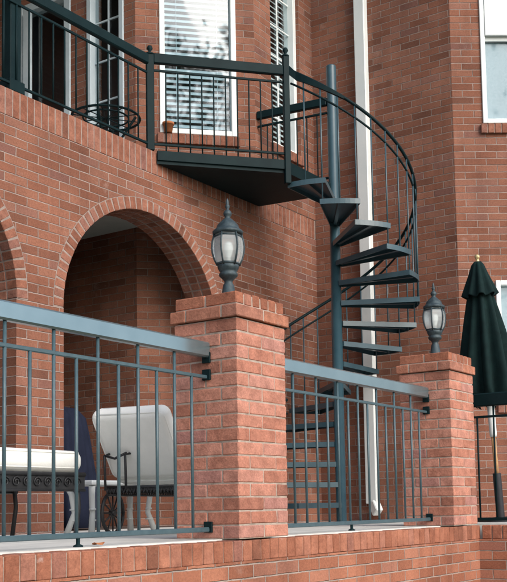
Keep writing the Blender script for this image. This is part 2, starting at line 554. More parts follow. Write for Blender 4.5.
# ------------------------------------------------------------------ lamps on the pillars
def lamp(x, y, label):
    t = thing('pillar_lamp', label, 'lamp', (x, y, ZCAP - 0.003), 'carriage lamps on the brick pillars')
    z0 = ZCAP - 0.003
    c = Vector((x, y, z0))
    b = MB()
    b.lathe([(0.0, 0), (0.044, 0), (0.044, 0.010), (0.040, 0.014), (0.030, 0.075), (0.022, 0.088), (0.022, 0.096), (0.026, 0.100),
             (0.030, 0.106), (0.046, 0.118), (0.050, 0.124), (0.050, 0.132), (0.042, 0.138), (0.048, 0.146), (0.056, 0.160), (0.058, 0.172), (0.0, 0.172)], c, 24)
    b.build('base', 'lamp_metal', t)
    prof = [(0.056, 0.172), (0.071, 0.20), (0.081, 0.232), (0.084, 0.258), (0.081, 0.288), (0.070, 0.325)]
    b = MB()
    b.lathe([(0.0005, 0.1722)] + prof + [(0.0005, 0.325)], c, 6, smooth=False, phase=0.2)
    b.build('glass_panes', 'lamp_glass', t)
    b = MB()
    for k in range(6):
        a = 0.2 + 2 * math.pi * k / 6
        b.tube([c + Vector(((r_ + 0.002) * math.cos(a), (r_ + 0.002) * math.sin(a), z)) for r_, z in prof], 0.0052, 6)
    for k in range(6):
        a0, a1 = 0.2 + 2 * math.pi * k / 6, 0.2 + 2 * math.pi * (k + 1) / 6
        p_ = [c + Vector((0.0715 * math.cos(a), 0.0715 * math.sin(a), 0.312)) for a in (a0, a1)]
        b.tube(p_, 0.006, 6)
        p_ = [c + Vector((0.060 * math.cos(a), 0.060 * math.sin(a), 0.18)) for a in (a0, a1)]
        b.tube(p_, 0.006, 6)
    b.build('cage', 'lamp_metal', t)
    b = MB()
    b.lathe([(0.0, 0.322), (0.070, 0.322), (0.080, 0.326), (0.082, 0.334), (0.078, 0.340), (0.066, 0.346), (0.060, 0.356), (0.056, 0.368),
             (0.046, 0.376), (0.030, 0.392), (0.016, 0.402), (0.014, 0.408), (0.021, 0.416), (0.023, 0.426), (0.018, 0.436), (0.010, 0.442),
             (0.008, 0.448), (0.013, 0.456), (0.012, 0.464), (0.007, 0.470), (0.009, 0.478), (0.006, 0.490), (0.002, 0.499), (0.0, 0.5)], c, 24)
    b.build('roof', 'lamp_metal', t)
    b = MB()
    b.lathe([(0.0, 0.175), (0.012, 0.175), (0.012, 0.215), (0.022, 0.235), (0.026, 0.255), (0.020, 0.278), (0.0, 0.288)], c, 16)
    b.build('bulb', 'bulb', t)
    for o in t.children:
        o.scale = (1, 1, 1.11)
lamp(4.235, 3.105, 'black carriage lamp with clear glass panes on top of the middle, nearer brick pillar')
lamp(6.790, 3.100, 'weathered grey carriage lamp on the farther brick pillar, left of the green umbrella')

# ------------------------------------------------------------------ terrace railings
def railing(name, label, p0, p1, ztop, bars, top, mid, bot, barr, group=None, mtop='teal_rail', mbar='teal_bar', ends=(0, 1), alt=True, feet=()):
    """p0, p1: plan points; top/mid/bot = (z, w, h) of the three rails; bars: list of (s, tall)"""
    t = thing(name, label, 'railing', (p0[0], p0[1], bot[0]), group)
    p0, p1 = Vector((*p0, 0)), Vector((*p1, 0))
    d = (p1 - p0).normalized()
    L = (p1 - p0).length
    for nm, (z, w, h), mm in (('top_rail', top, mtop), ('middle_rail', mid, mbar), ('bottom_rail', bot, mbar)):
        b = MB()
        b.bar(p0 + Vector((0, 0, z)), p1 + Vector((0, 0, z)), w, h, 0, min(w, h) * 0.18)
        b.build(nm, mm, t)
    ts = {}
    for s, tall in bars:
        zt = (top[0] - top[2] / 2) if tall else mid[0]
        if tall not in ts:
            b = MB()
            b.lathe([(0.0, bot[0]), (barr, bot[0]), (barr, zt), (0.0, zt)], (p0.x, p0.y, 0), 8)
            o = b.build('baluster', mbar, t)
            ts[tall] = o
        else:
            o = ts[tall].copy()
            COL.objects.link(o)
            o.parent = t
        o.location = d * s
    for e in ends:
        pe = p1 if e else p0
        for z in (mid[0], bot[0], top[0] - top[2] * .5 - .012):
            b = MB()
            b.box(pe + Vector((0, 0, z + 0.012)) - d * (0.008 if e else -0.008), (0.012 if abs(d.x) > .7 else 0.05, 0.05 if abs(d.x) > .7 else 0.012, 0.055), None, 0, 0.002)
            b.build('wall_bracket', 'teal_dark', t)
    for s in feet:
        b = MB()
        q = p0 + d * s
        b.lathe([(0, FLOOR), (0.022, FLOOR), (0.022, FLOOR + .006), (0.009, FLOOR + .012), (0.009, bot[0]), (0, bot[0])], (q.x, q.y, 0), 12)
        b.build('foot', 'teal_dark', t)
    return t

RY = 3.095
top, mid, bot = (0.8, 0.045, 0.078), (0.662, 0.016, 0.018), (-0.102, 0.022, 0.024)
x0 = 1.70
bars = []
k = 0
xb = 2.848 - 0.1315 * 8
while xb < 4.0:
    bars.append((xb - x0, k % 2 == 1))
    xb += 0.1315
    k += 1
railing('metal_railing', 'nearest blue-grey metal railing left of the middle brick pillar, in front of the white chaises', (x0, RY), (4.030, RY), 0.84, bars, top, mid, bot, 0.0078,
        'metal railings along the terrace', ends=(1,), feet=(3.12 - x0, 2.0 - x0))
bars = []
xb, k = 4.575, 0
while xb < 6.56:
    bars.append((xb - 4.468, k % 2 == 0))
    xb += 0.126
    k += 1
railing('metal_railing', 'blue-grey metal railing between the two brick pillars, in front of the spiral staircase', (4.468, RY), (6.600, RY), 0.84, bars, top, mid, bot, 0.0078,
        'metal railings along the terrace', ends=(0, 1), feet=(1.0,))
bars = []
s, k = 0.09, 0
while s < 4.6:
    bars.append((s, k % 2 == 1))
    s += 0.1315
    k += 1
railing('metal_railing', 'dark metal railing right of the farther pillar, in front of the umbrella pole', (7.2, 3.05), (7.2, -1.9), 0.84, bars, (0.783, 0.045, 0.1), (0.655, 0.016, 0.018), (-0.115, 0.022, 0.024), 0.0078,
        'metal railings along the terrace', mtop='teal_dark', mbar='teal_dark', ends=())

# ------------------------------------------------------------------ house
house = thing('brick_house', 'red brick house with an arched porch, upper balcony and white framed windows', 'house', (8.0, 6.0, FLOOR))
YA = 5.35
XR = 8.846
C1 = (7.772, YA)
C2 = (6.966, 6.156)
ZT = 6.4
arches = [(3.86, 0.94), (6.19, 0.94)]
ZS = 1.49
TH = 0.30
def arch_wall():
    b = MB()
    X0, X1, ZTOP = 0.42, XR, 2.772
    ro = 0.108
    cuts = set([X0, X1])
    for cx, r_ in arches:
        for i in range(41):
            cuts.add(cx - (r_ + ro) * math.cos(math.pi * i / 40))
    cuts = sorted(c for c in cuts if X0 <= c <= X1)
    def zb(x, ins):
        for cx, r_ in arches:
            if abs(x - cx) < r_ + ro - 1e-6:
                return ZS + math.sqrt(max(0, (r_ + ro) ** 2 - (x - cx) ** 2))
        return None
    for a, c in zip(cuts, cuts[1:]):
        m = (a + c) / 2
        inside = zb(m, 0) is not None
        za = zb(a, 0) if inside else FLOOR - 0.1
        zc = zb(c, 0) if inside else FLOOR - 0.1
        if inside:
            za = ZS if za is None else za
            zc = ZS if zc is None else zc
        for yy, fl in ((YA, False), (YA + TH, True)):
            pts = [(a, yy, za), (c, yy, zc), (c, yy, ZTOP), (a, yy, ZTOP)]
            uv = [(a, za), (c, zc), (c, ZTOP), (a, ZTOP)]
            b.face(pts if not fl else pts[::-1], uv if not fl else uv[::-1])
    for cx, r_ in arches:                       # jambs below the springing, out to the opening radius
        for sgn in (-1, 1):
            xi, xo = cx + sgn * r_, cx + sgn * (r_ + ro)
            if xo < X0:
                continue
            for yy in (YA, YA + TH):
                b.face([(xi, yy, FLOOR - .1), (xo, yy, FLOOR - .1), (xo, yy, ZS), (xi, yy, ZS)], [(xi, FLOOR - .1), (xo, FLOOR - .1), (xo, ZS), (xi, ZS)])
            b.face([(xi, YA, FLOOR - .1), (xi, YA + TH, FLOOR - .1), (xi, YA + TH, ZS), (xi, YA, ZS)],
                   [(0, FLOOR - .1), (TH, FLOOR - .1), (TH, ZS), (0, ZS)])
    b.face([(X0, YA, ZTOP), (X1, YA, ZTOP), (X1, YA + TH, ZTOP), (X0, YA + TH, ZTOP)], [(0, 0), (1, 0), (1, 1), (0, 1)])
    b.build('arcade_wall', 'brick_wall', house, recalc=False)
    for cx, r_ in arches:
        b = MB()
        n = 44
        for i in range(n):
            a = math.pi * (i + 0.5) / n
            rot = Matrix.Rotation(-a + math.pi / 2, 3, 'Y')
            rm = r_ + 0.052
            w = math.pi * r_ / n - 0.0085
            for j, (ya, dy) in enumerate(((YA - 0.004, 0.098), (YA + 0.102, 0.098), (YA + 0.206, 0.098))):
                jitter(b.box((cx + rm * math.cos(a), ya + dy / 2, ZS + rm * math.sin(a)), (w, dy - (0.008 if j else 0), 0.100), rot, 0, 0.004), 0.0012)
        rings = []
        for i in range(n * 2 + 1):
            a = math.pi * i / (n * 2)
            ca, sa = math.cos(a), math.sin(a)
            rings.append([(cx + (r_ + q) * ca, yy, ZS + (r_ + q) * sa) for q, yy in ((0.0060, YA - 0.001), (0.106, YA - 0.001), (0.106, YA + TH - .002), (0.0060, YA + TH - .002))])
        b.rings(rings, mat=1, smooth=False)
        b.build('arch_ring', ['brick_house', 'mortar_house'], house)
arch_wall()
b = MB()
x = 0.46
while x < XR - 0.02:
    vs = b.box((x, YA + 0.048, 2.873), (0.0582, 0.100, 0.196), None, 0, 0.003)
    jitter(vs, 0.0012)
    if x < C1[0] - .05:
        jitter(b.box((x, YA + 0.205, 2.873), (0.0582, 0.190, 0.196), None, 0, 0.004), 0.0012)
    x += 0.0677
b.box(((0.42 + XR) / 2, YA + 0.048, 2.873), (XR - 0.42 - .01, 0.0945, 0.193), None, 1)
b.box(((0.42 + C1[0]) / 2, YA + 0.20, 2.872), (C1[0] - 0.42 - .02, 0.196, 0.190), None, 1)
b.build('soldier_course', ['brick_house', 'mortar_house'], house)

# bay walls above the deck and down to the porch floor
b = MB()
wall(b, C1, (XR, YA), 2.975, ZT, 0.2, [(0.285, 0.815, 3.58, 5.55)])
b.build('upper_wall', 'brick_far', house, recalc=False)
b = MB()
L45 = math.hypot(C1[0] - C2[0], C1[1] - C2[1])
T0, T1 = 0.225, 0.958
wall(b, C2, C1, FLOOR - .1, ZT, 0.2, [(T0, T1, 3.535, 5.45)])
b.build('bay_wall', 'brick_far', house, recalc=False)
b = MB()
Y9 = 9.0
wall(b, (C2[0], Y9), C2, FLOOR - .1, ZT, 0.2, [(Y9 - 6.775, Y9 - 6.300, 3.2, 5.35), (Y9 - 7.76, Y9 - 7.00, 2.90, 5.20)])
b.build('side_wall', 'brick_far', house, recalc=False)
b = MB()
wall(b, (0.42, Y9), (C2[0], Y9), FLOOR - .1, ZT, 0.2)
wall(b, (0.42, YA + TH), (0.42, Y9), FLOOR - .1, 2.7, 0.2)
wall(b, (4.98, Y9 - .01), (4.98, YA + TH + .002), FLOOR - .1, 2.61, 0.15)  # partition added out of sight so the porch gets light from one arch
b.build('back_wall_and_baffle', 'brick_far', house, recalc=False)
PC = Vector((XR, 3.775, 0))
DR = Vector((math.cos(R(55)), -math.sin(R(55)), 0))
b = MB()
wall(b, (XR, YA), (XR, PC.y), FLOOR - .1, ZT, 0.2)
b.build('return_wall', 'brick_far', house, recalc=False)
b = MB()
PE = PC + DR * 3.2
wall(b, (PC.x, PC.y), (PE.x, PE.y), FLOOR - .1, ZT, 0.2, [(0.288, 1.30, 3.655, 5.60), (0.352, 1.30, 0.95, 2.115)])
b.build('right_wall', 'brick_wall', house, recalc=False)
# interior, roof and the balcony floor
b = MB()
b.prism([(7.3, 9.0), (7.3, 6.5), (8.0, 5.9), (9.4, 5.5), (9.4, 3.7), (11.2, 1.3), (13, 2.5), (13, 9)], 2.60, 2.70)
b.face([(7.9, 8.9, 2.7), (12, 8.9, 2.7), (12, 8.9, ZT), (7.9, 8.9, ZT)])
b.face([(12, 8.9, 0), (12, 3.2, 0), (12, 3.2, ZT), (12, 8.9, ZT)])
b.face([(9.7, 8.9, 2.7), (9.7, 3.4, 2.7), (9.7, 3.4, ZT), (9.7, 8.9, ZT)])
b.face([(7.6, 6.1, 2.7), (7.6, 8.95, 2.7), (7.6, 8.95, ZT), (7.6, 6.1, ZT)])  # dark backing sheet added behind the door glass in place of room shade
b.build('interior', 'dark_room', house, recalc=False)
b = MB()
b.prism([(0.2, 5.2), (6.4, 5.2), (7.2, 4.75), (8.3, 4.75), (8.3, 3.5), (10.3, 0.7), (14, 2.4), (14, 10), (0.2, 10)], ZT, ZT + 0.25)
b.build('roof', 'roofing', house)
b = MB()
b.prism([(0.44, YA + TH), (7.46, YA + TH), (6.96, 6.15), (6.96, 8.99), (0.44, 8.99)], 2.615, 2.895)
b.build('balcony_floor', 'ceiling', house)

# windows
def window(p0, d, s0, s1, z0, z1, frame=0.045, proud=0.02, grid=None, blind=False, gl='glass', sill=True, label=None, mat='white_paint', rail=None, shade=None, sillmat='brick_house'):
    nrm = Vector((d.y, -d.x, 0))
    ang = math.atan2(d.y, d.x)
    rot = Matrix.Rotation(ang, 3, 'Z')
    P = lambda s, z, k: p0 + d * s + nrm * k + Vector((0, 0, z))
    b = MB()
    for s in (s0 + frame / 2, s1 - frame / 2):
        b.box(P(s, (z0 + z1) / 2, proud - 0.06), (frame, 0.12, z1 - z0), rot, 0, 0.004)
    for z in (z0 + frame / 2, z1 - frame / 2):
        b.box(P((s0 + s1) / 2, z, proud - 0.061), (s1 - s0 - 2 * frame, 0.118, frame), rot, 0, 0.004)
    f = b.build('window', mat, house)
    if label:
        f['label'] = label
    a0, a1, b0, b1 = s0 + frame, s1 - frame, z0 + frame, z1 - frame
    b = MB()
    b.box(P((a0 + a1) / 2, (b0 + b1) / 2, proud - 0.072), (a1 - a0, 0.004, b1 - b0), rot)
    b.build('pane', gl, f)
    b = MB()
    nb = 0
    if grid:
        cols, zs_ = grid
        for i in range(1, cols):
            b.box(P(a0 + (a1 - a0) * i / cols, (b0 + b1) / 2, proud - 0.062), (0.018, 0.014, b1 - b0), rot, 0, 0.003)
        for z in zs_:
            b.box(P((a0 + a1) / 2, z, proud - 0.063), (a1 - a0, 0.013, 0.018), rot, 0, 0.003)
        nb = 1
    if rail:
        for z, h in rail:
            b.box(P((a0 + a1) / 2, z, proud - 0.05), (a1 - a0, 0.03, h), rot, 0, 0.003)
        nb = 1
    if nb:
        b.build('muntins', mat, f)
    else:
        b.bm.free()
    if blind:
        b = MB()
        z = b0 + 0.012
        tl = Matrix.Rotation(R(52), 3, 'X')
        while z < b1:
            b.box(P((a0 + a1) / 2, z, proud - 0.125), (a1 - a0 - 0.012, 0.05, 0.0025), rot @ tl)
            z += 0.055
        for s in (a0 + 0.12, a1 - 0.12):
            b.box(P(s, (b0 + b1) / 2, proud - 0.104), (0.004, 0.002, b1 - b0), rot)
        b.build('blind', 'blind', f)
    if shade:
        b = MB()
        b.box(P((a0 + a1) / 2, (shade[0] + shade[1]) / 2, proud - 0.082), (a1 - a0, 0.006, shade[1] - shade[0]), rot)
        b.build('roller_shade', shade[2], f)
    if sill:
        b = MB()
        n = max(2, round((s1 - s0 + 0.06) / 0.0677))
        w = (s1 - s0 + 0.06) / n
        for i in range(n):
            jitter(b.box(P(s0 - 0.03 + w * (i + 0.5), z0 - 0.051, -0.02), (w - 0.009, 0.12, 0.088), rot @ Matrix.Rotation(R(7), 3, 'X'), 0, 0.004), 0.001)
        b.box(P((s0 + s1) / 2, z0 - 0.052, -0.025), (s1 - s0 + 0.05, 0.115, 0.082), rot @ Matrix.Rotation(R(7), 3, 'X'), 1)
        b.build('sill', [sillmat, 'mortar_house'], f)
    return f
v3 = lambda p: Vector((p[0], p[1], 0))
d45 = (v3(C1) - v3(C2)).normalized()
window(v3(C2), d45, T0, T1, 3.535, 5.45, 0.05, 0.015, blind=True, gl='glass_bright', label='tall white framed window with horizontal blinds behind the balcony rail')
window(v3(C1), Vector((1, 0, 0)), 0.285, 0.815, 3.58, 5.55, 0.05, -0.034, grid=(2, [3.92, 4.24, 4.56, 4.88, 5.2]), blind=True, sill=True, label='narrow white window with grid bars to the right of the blind covered window')
window(Vector((C2[0], Y9, 0)), Vector((0, -1, 0)), Y9 - 6.775, Y9 - 6.300, 3.2, 5.35, 0.055, 0.015, grid=(2, [3.55, 3.95, 4.35, 4.75]), label='dark grid window beside the balcony door', mat='shaded_white')
window(PC, DR, 0.288, 1.30, 3.655, 5.60, 0.045, 0.02, rail=[(4.515, 0.05)], shade=(3.70, 4.49, 'shade'), label='upper right window with closed white panel above a grey blue pane')
b = MB()
ang = math.atan2(DR.y, DR.x)
nr = Vector((DR.y, -DR.x, 0))
b.box(PC + DR * 0.794 + nr * 0.012 + Vector((0, 0, 5.04)), (0.92, 0.03, 1.02), Matrix.Rotation(ang, 3, 'Z'), 0, 0.004)
b.build('window_panel', 'white_paint', house)
window(PC, DR, 0.352, 1.30, 0.95, 2.115, 0.045, 0.02, shade=(1.0, 2.07, 'shade'), label='lower right window half hidden by the umbrella')
# balcony door
dd = Vector((0, -1, 0))
f = window(Vector((C2[0], Y9, 0)), dd, Y9 - 7.76, Y9 - 7.00, 2.90, 5.20, 0.085, 0.015, sill=False, mat='shaded_white', label='white framed glass door onto the balcony')
f.name = 'door'
b = MB()
b.box((C2[0] - 0.012, 7.60, 4.05), (0.05, 0.085, 2.12), None, 0, 0.004)
b.build('door_stile', 'shaded_white', f)
b = MB()
b.tube([(C2[0] - 0.04, 7.605, 3.98), (C2[0] - 0.075, 7.605, 3.98), (C2[0] - 0.075, 7.605, 3.90)], 0.012)
b.lathe([(0, 3.90), (0.02, 3.90), (0.02, 4.10), (0, 4.10)], (C2[0] - 0.045, 7.605, 0), 8)
b.build('door_handle', 'black_iron', f)

# downspout on the return wall
b = MB()
DSY, DSX = 4.735, XR - 0.045
path = [(DSX, DSY, ZT), (DSX, DSY, 0.02)]
b.box((DSX, DSY, (ZT + 0.02) / 2), (0.080, 0.122, ZT - 0.02), None, 0, 0.008)
b.bar((DSX, DSY - 0.01, 0.03), (DSX - 0.04, DSY - 0.075, -0.07), 0.08, 0.10, 0, 0.008)
ds = b.build('downspout', 'white_paint', house)
# ------------------------------------------------------------------ balcony railing along the parapet
PW = Vector((6.262, 5.375, 0))
bars = []
s, k = 0.10, 0
while s < PW.x - 2.02:
    bars.append((s, False))
    s += 0.118
railing('balcony_railing', 'dark green balcony railing along the top of the arched brick wall', (2.0, 5.375), (PW.x - 0.032, 5.375), 3.79, bars,
        (3.752, 0.045, 0.085), (3.638, 0.016, 0.020), (3.03, 0.018, 0.020), 0.0068, mtop='teal_dark', mbar='teal_dark', ends=())
po = thing('porch_post', 'dark green square post standing on the balcony parapet at the left edge', 'post', (4.815, 5.43, 2.975))
b = MB()
b.box((4.815, 5.43, (2.975 + ZT) / 2), (0.10, 0.10, ZT - 2.975), None, 0, 0.006)
b.box((4.815, 5.43, 3.02), (0.14, 0.14, 0.09), None, 0, 0.006)
b.build('shaft', 'teal_dark', po)

# ------------------------------------------------------------------ steel deck between balcony and stair
SC = Vector((7.92, 4.585, 0))
PD = Vector((7.135, 4.585, 0))
deck = thing('steel_deck', 'dark steel landing deck jutting out from the balcony to the spiral stair', 'deck', (7.1, 5.0, 2.87))
b = MB()
b.prism([(6.30, 5.338), (PD.x + 0.02, PD.y), (7.87, 4.59), (7.88, 4.64), (7.79, 5.338)], 2.868, 2.975)
b.build('platform', 'teal_dark', deck)
b = MB()
e0, e1 = Vector((6.30, 5.332, 0)), Vector((PD.x, PD.y, 0))
dv = (e1 - e0).normalized()
nv = Vector((dv.y, -dv.x, 0))
b.bar(e0 + nv * 0.004 + Vector((0, 0, 2.937)), e1 + nv * 0.004 + Vector((0, 0, 2.937)), 0.012, 0.082, 0, 0.002)
b.build('fascia', 'teal_dark', deck)
def deck_post(p, z0, z1, w, fin=True):
    b = MB()
    b.box((p.x, p.y, (z0 + z1) / 2), (w, w, z1 - z0), Matrix.Rotation(R(-40), 3, 'Z'), 0, 0.004)
    o = b.build('post', 'teal_dark', deck)
    b = MB()
    b.lathe([(0, z1), (w * 0.62, z1), (w * 0.62, z1 + 0.012), (0.012, z1 + 0.02), (0.012, z1 + 0.035), (0.026, z1 + 0.055), (0.018, z1 + 0.078), (0.0, z1 + 0.085)], p, 12)
    b.build('finial', 'teal_dark', o)
deck_post(PW, 2.975, 3.80, 0.062)
deck_post(PD, 2.77, 3.90, 0.052)
def deck_rail(a, c, ztop, bars, h=0.085, mi=0.125, nm='top_rail'):
    a, c = Vector(a), Vector(c)
    dv = (c - a).normalized()
    L = (c - a).length
    up = Vector((0, 0, 1))
    b = MB(); b.bar(a + up * (ztop - h / 2), c + up * (ztop - h / 2), 0.045, h, 0, 0.006); b.build('top_rail', 'teal_dark', deck)
    zm = ztop - mi - 0.02
    b = MB(); b.bar(a + up * zm, c + up * zm, 0.016, 0.02, 0, 0.003); b.build('middle_rail', 'teal_dark', deck)
    b = MB(); b.bar(a + up * 3.035, c + up * 3.035, 0.016, 0.02, 0, 0.003); b.build('bottom_rail', 'teal_dark', deck)
    n = int(L / 0.1)
    for i in range(1, n):
        q = a + dv * (L * i / n)
        b = MB()
        b.lathe([(0, 2.975), (0.0062, 2.975), (0.0062, zm), (0, zm)], q, 8)
        b.build('baluster', 'teal_dark', deck)
deck_rail(PW + dv * 0.03, PD - dv * 0.025, 3.815, 0)
deck_rail((7.895, 4.625, 0), (7.80, 5.345, 0), 3.80, 0, 0.075)

# ------------------------------------------------------------------ spiral staircase
H = 0.1838
RO = 0.755
st = thing('spiral_staircase', 'dark blue-green metal spiral staircase winding round a single steel pole', 'staircase', (SC.x, SC.y, FLOOR))
b = MB()
b.lathe([(0, FLOOR), (0.12, FLOOR), (0.12, FLOOR + 0.012), (0.047, FLOOR + 0.014), (0.047, 4.098), (0.044, 4.105), (0, 4.106)], SC, 20)
b.build('pole', 'teal_stair', st)
STEP = 22.5
def tread(k):
    a0 = R(-180 + STEP * (k - 1) - 1.5)
    a1 = R(-180 + STEP * k + 2.0)
    z = 2.975 - k * H
    ri = 0.05
    n = 8
    arc = [(a0 + (a1 - a0) * i / n) for i in range(n + 1)]
    w = 0.035
    poly = [(SC.x + RO * math.cos(a), SC.y + RO * math.sin(a)) for a in arc]
    inn = [Vector((SC.x + ri * math.cos(a1), SC.y + ri * math.sin(a1))) + Vector((-math.sin(a1), math.cos(a1))) * 0.03,
           Vector((SC.x + ri * math.cos(a0), SC.y + ri * math.sin(a0))) - Vector((-math.sin(a0), math.cos(a0))) * 0.03]
    poly += [tuple(v) for v in inn]
    b = MB()
    b.prism(poly, z - 0.006, z)
    m_ = len(poly)
    for i in range(m_):
        p, q = Vector((*poly[i], 0)), Vector((*poly[(i + 1) % m_], 0))
        b.bar(p + Vector((0, 0, z - 0.023)), q + Vector((0, 0, z - 0.023)), 0.006, 0.045)
    am = (a0 + a1) / 2
    for rr in (0.10, 0.66):
        for da in (-0.10, 0.10):
            q = (SC.x + rr * math.cos(am + da), SC.y + rr * math.sin(am + da), 0)
            b.lathe([(0, z - 0.018), (0.010, z - 0.018), (0.010, z - 0.005), (0, z - 0.005)], q, 6, smooth=False)
    b.bar((SC.x + 0.06 * math.cos(am), SC.y + 0.06 * math.sin(am), z - 0.020), (SC.x + 0.72 * math.cos(am), SC.y + 0.72 * math.sin(am), z - 0.020), 0.03, 0.028)
    b.build('tread', 'teal_stair', st)
for k in range(1, 17):
    tread(k)
rz = lambda a: 3.80 - H / STEP * (a + 180)
RB = 0.748
def hel(a, dz=0.0, r_=RB):
    return (SC.x + r_ * math.cos(R(a)), SC.y + r_ * math.sin(R(a)), rz(a) + dz)
b = MB()
b.tube([hel(a) for a in range(-178, 178, 4)], 0.0145, 8)
b.build('handrail', 'teal_dark', st)
b = MB()
b.tube([hel(a, -0.115) for a in range(-178, 178, 4)], 0.0095, 8)
b.build('middle_rail', 'teal_dark', st)
b = MB()
pts = [hel(a, -0.032, RB) for a in range(-178, -138, 4)]
pts[0] = (PD.x + 0.02, PD.y - 0.02, 3.785)
rings = []
for i, p in enumerate(pts):
    t_ = (Vector(pts[min(i + 1, len(pts) - 1)]) - Vector(pts[max(i - 1, 0)])).normalized()
    s_ = t_.cross(Vector((0, 0, 1))).normalized()
    hh = 0.040 - 0.028 * i / (len(pts) - 1)
    up_ = Vector((0, 0, 1))
    q = Vector(p) + up_ * (0.028 * i / (len(pts) - 1))
    rings.append([q + s_ * .015 + up_ * hh, q - s_ * .015 + up_ * hh, q - s_ * .015 - up_ * hh, q + s_ * .015 - up_ * hh])
b.rings(rings, smooth=False)
b.build('landing_rail', 'teal_dark', st)
a = -180 + STEP * 0.5
while a < 178:
    k = int((a + 180) // STEP) + 1
    zt = 2.975 - k * H
    p = hel(a, 0, RB)
    b = MB()
    b.lathe([(0, zt - 0.04), (0.0072, zt - 0.04), (0.0072, p[2]), (0, p[2])], (p[0], p[1], 0), 8)
    b.build('baluster', 'teal_stair', st)
    a += STEP * 0.5

# ------------------------------------------------------------------ umbrella
ub = Vector((7.941, 3.087, FLOOR))
ut = Vector((7.702, 3.118, 2.035))
um = thing('patio_umbrella', 'closed dark green patio umbrella leaning slightly behind the far railing', 'umbrella', ub)
ax = (ut - ub)
LU = ax.length
ax.normalize()
uq = Vector((0, 0, 1)).rotation_difference(ax).to_matrix()
U = lambda x_, y_, z_: ub + uq @ Vector((x_, y_, z_))
b = MB()
b.tube([U(0, 0, 0.35), U(0, 0, 0.72)], 0.019, 12)
b.tube([U(0, 0, 0.72), U(0, 0, LU - 0.06)], 0.019, 12)
b.build('pole', 'wood', um)
b = MB()
b.tube([U(0, 0, 0.70), U(0, 0, 0.73), U(0, 0, 1.02)], [0.028, 0.030, 0.030], 12)
b.build('collar', 'white_paint', um)
b = MB()
b.tube([U(0, 0, 0.0), U(0, 0, 0.02), U(0, 0, 0.03), U(0, 0, 0.40)], [0.2, 0.2, 0.034, 0.034], 16)
b.build('base', 'black_iron', um)
b = MB()
prof = [(0.030, LU - 0.06), (0.012, LU - 0.045), (0.016, LU - 0.03), (0.024, LU - 0.014), (0.016, LU), (0.004, LU + 0.006)]
b.rings([[U(r_ * math.cos(t_), r_ * math.sin(t_), z_) for t_ in [2 * math.pi * i / 12 for i in range(12)]] for r_, z_ in prof])
b.build('finial', 'brass', um)
def folds(prof, nf, amp, name, seed, ragged=0.0):
    rnd = random.Random(seed)
    n = nf * 10
    ph = [rnd.uniform(-.5, .5) for _ in range(nf)]
    am = [rnd.uniform(.6, 1.25) for _ in range(nf)]
    rings = []
    for j, (r_, z_, a_) in enumerate(prof):
        ring = []
        for i in range(n):
            t_ = 2 * math.pi * i / n
            kf = int(i / 10) % nf
            w = math.cos(nf * t_ + math.pi)
            w = abs(w) ** 0.7 * (1 if w > 0 else -1)
            rr = r_ * (1 + a_ * am[kf] * w + 0.05 * math.sin(2 * t_ + z_ * 3) + 0.04 * math.sin(3 * t_ - z_ * 5))
            tt = t_ + 0.10 * ph[kf] * math.sin(z_ * 4)
            zz = z_ - (ragged * am[kf] * (0.5 - 0.5 * w) if j >= len(prof) - 2 else 0)
            ring.append(U(rr * math.cos(tt), rr * math.sin(tt), zz))
        rings.append(ring)
    b = MB()
    b.rings(rings, cap=False)
    o = b.build(name, 'canvas', um)
    sm = o.modifiers.new('thickness', 'SOLIDIFY')
    sm.thickness = 0.004
    return o
z = LU
folds([(0.03, z - 0.055, 0.0), (0.050, z - 0.08, 0.05), (0.075, z - 0.16, 0.10), (0.104, z - 0.24, 0.12), (0.131, z - 0.315, 0.13), (0.135, z - 0.325, 0.13)], 8, 0.1, 'top_flap', 3, 0.022)
folds([(0.045, z - 0.12, 0.0), (0.074, z - 0.24, 0.10), (0.090, z - 0.34, 0.20), (0.116, z - 0.50, 0.24), (0.145, z - 0.70, 0.27), (0.165, z - 0.88, 0.28),
       (0.178, z - 1.02, 0.30), (0.172, z - 1.09, 0.32), (0.150, z - 1.15, 0.34)], 8, 0.2, 'canopy', 5, 0.10)

# ------------------------------------------------------------------ chaise lounges, table, covered chair
def cushion(mb, L, W, T, rot, c):
    """soft upholstered slab with round edges and a slight crown: L along x, W along y, T thick"""
    before = set(mb.bm.verts)
    vs = mb.box((0, 0, 0), (L, W, T), None, 0, T * 0.42, 5)
    new = [v for v in mb.bm.verts if v not in before]
    for v in new:
        k = (1 - (2 * v.co.x / L) ** 2 * .6) * (1 - (2 * v.co.y / W) ** 2 * .6)
        v.co.z *= 0.92 + 0.16 * k
        v.co.z += 0.004 * math.sin(v.co.x * 23 + v.co.y * 9) + 0.003 * math.sin(v.co.y * 31 - v.co.x * 11)
        v.co = rot @ v.co + Vector(c)
        for f in v.link_faces:
            f.smooth = True

def piping(L, W, T, rot, c, parent):
    b = MB()
    for sg in (-1, 1):
        pts_ = []
        a_, e_, r_ = L / 2 - .012, W / 2 - .012, T * .4
        for cx_, cy_, q0 in ((a_ - r_, e_ - r_, 0), (-a_ + r_, e_ - r_, 1), (-a_ + r_, -e_ + r_, 2), (a_ - r_, -e_ + r_, 3)):
            for i in range(6):
                t_ = (q0 + i / 5) * math.pi / 2
                pts_.append(rot @ Vector((cx_ + r_ * math.cos(t_), cy_ + r_ * math.sin(t_), sg * T * .33)) + Vector(c))
        pts_.append(pts_[0])
        b.tube(pts_, 0.0055, 6)
    b.build('piping', 'cushion', parent)

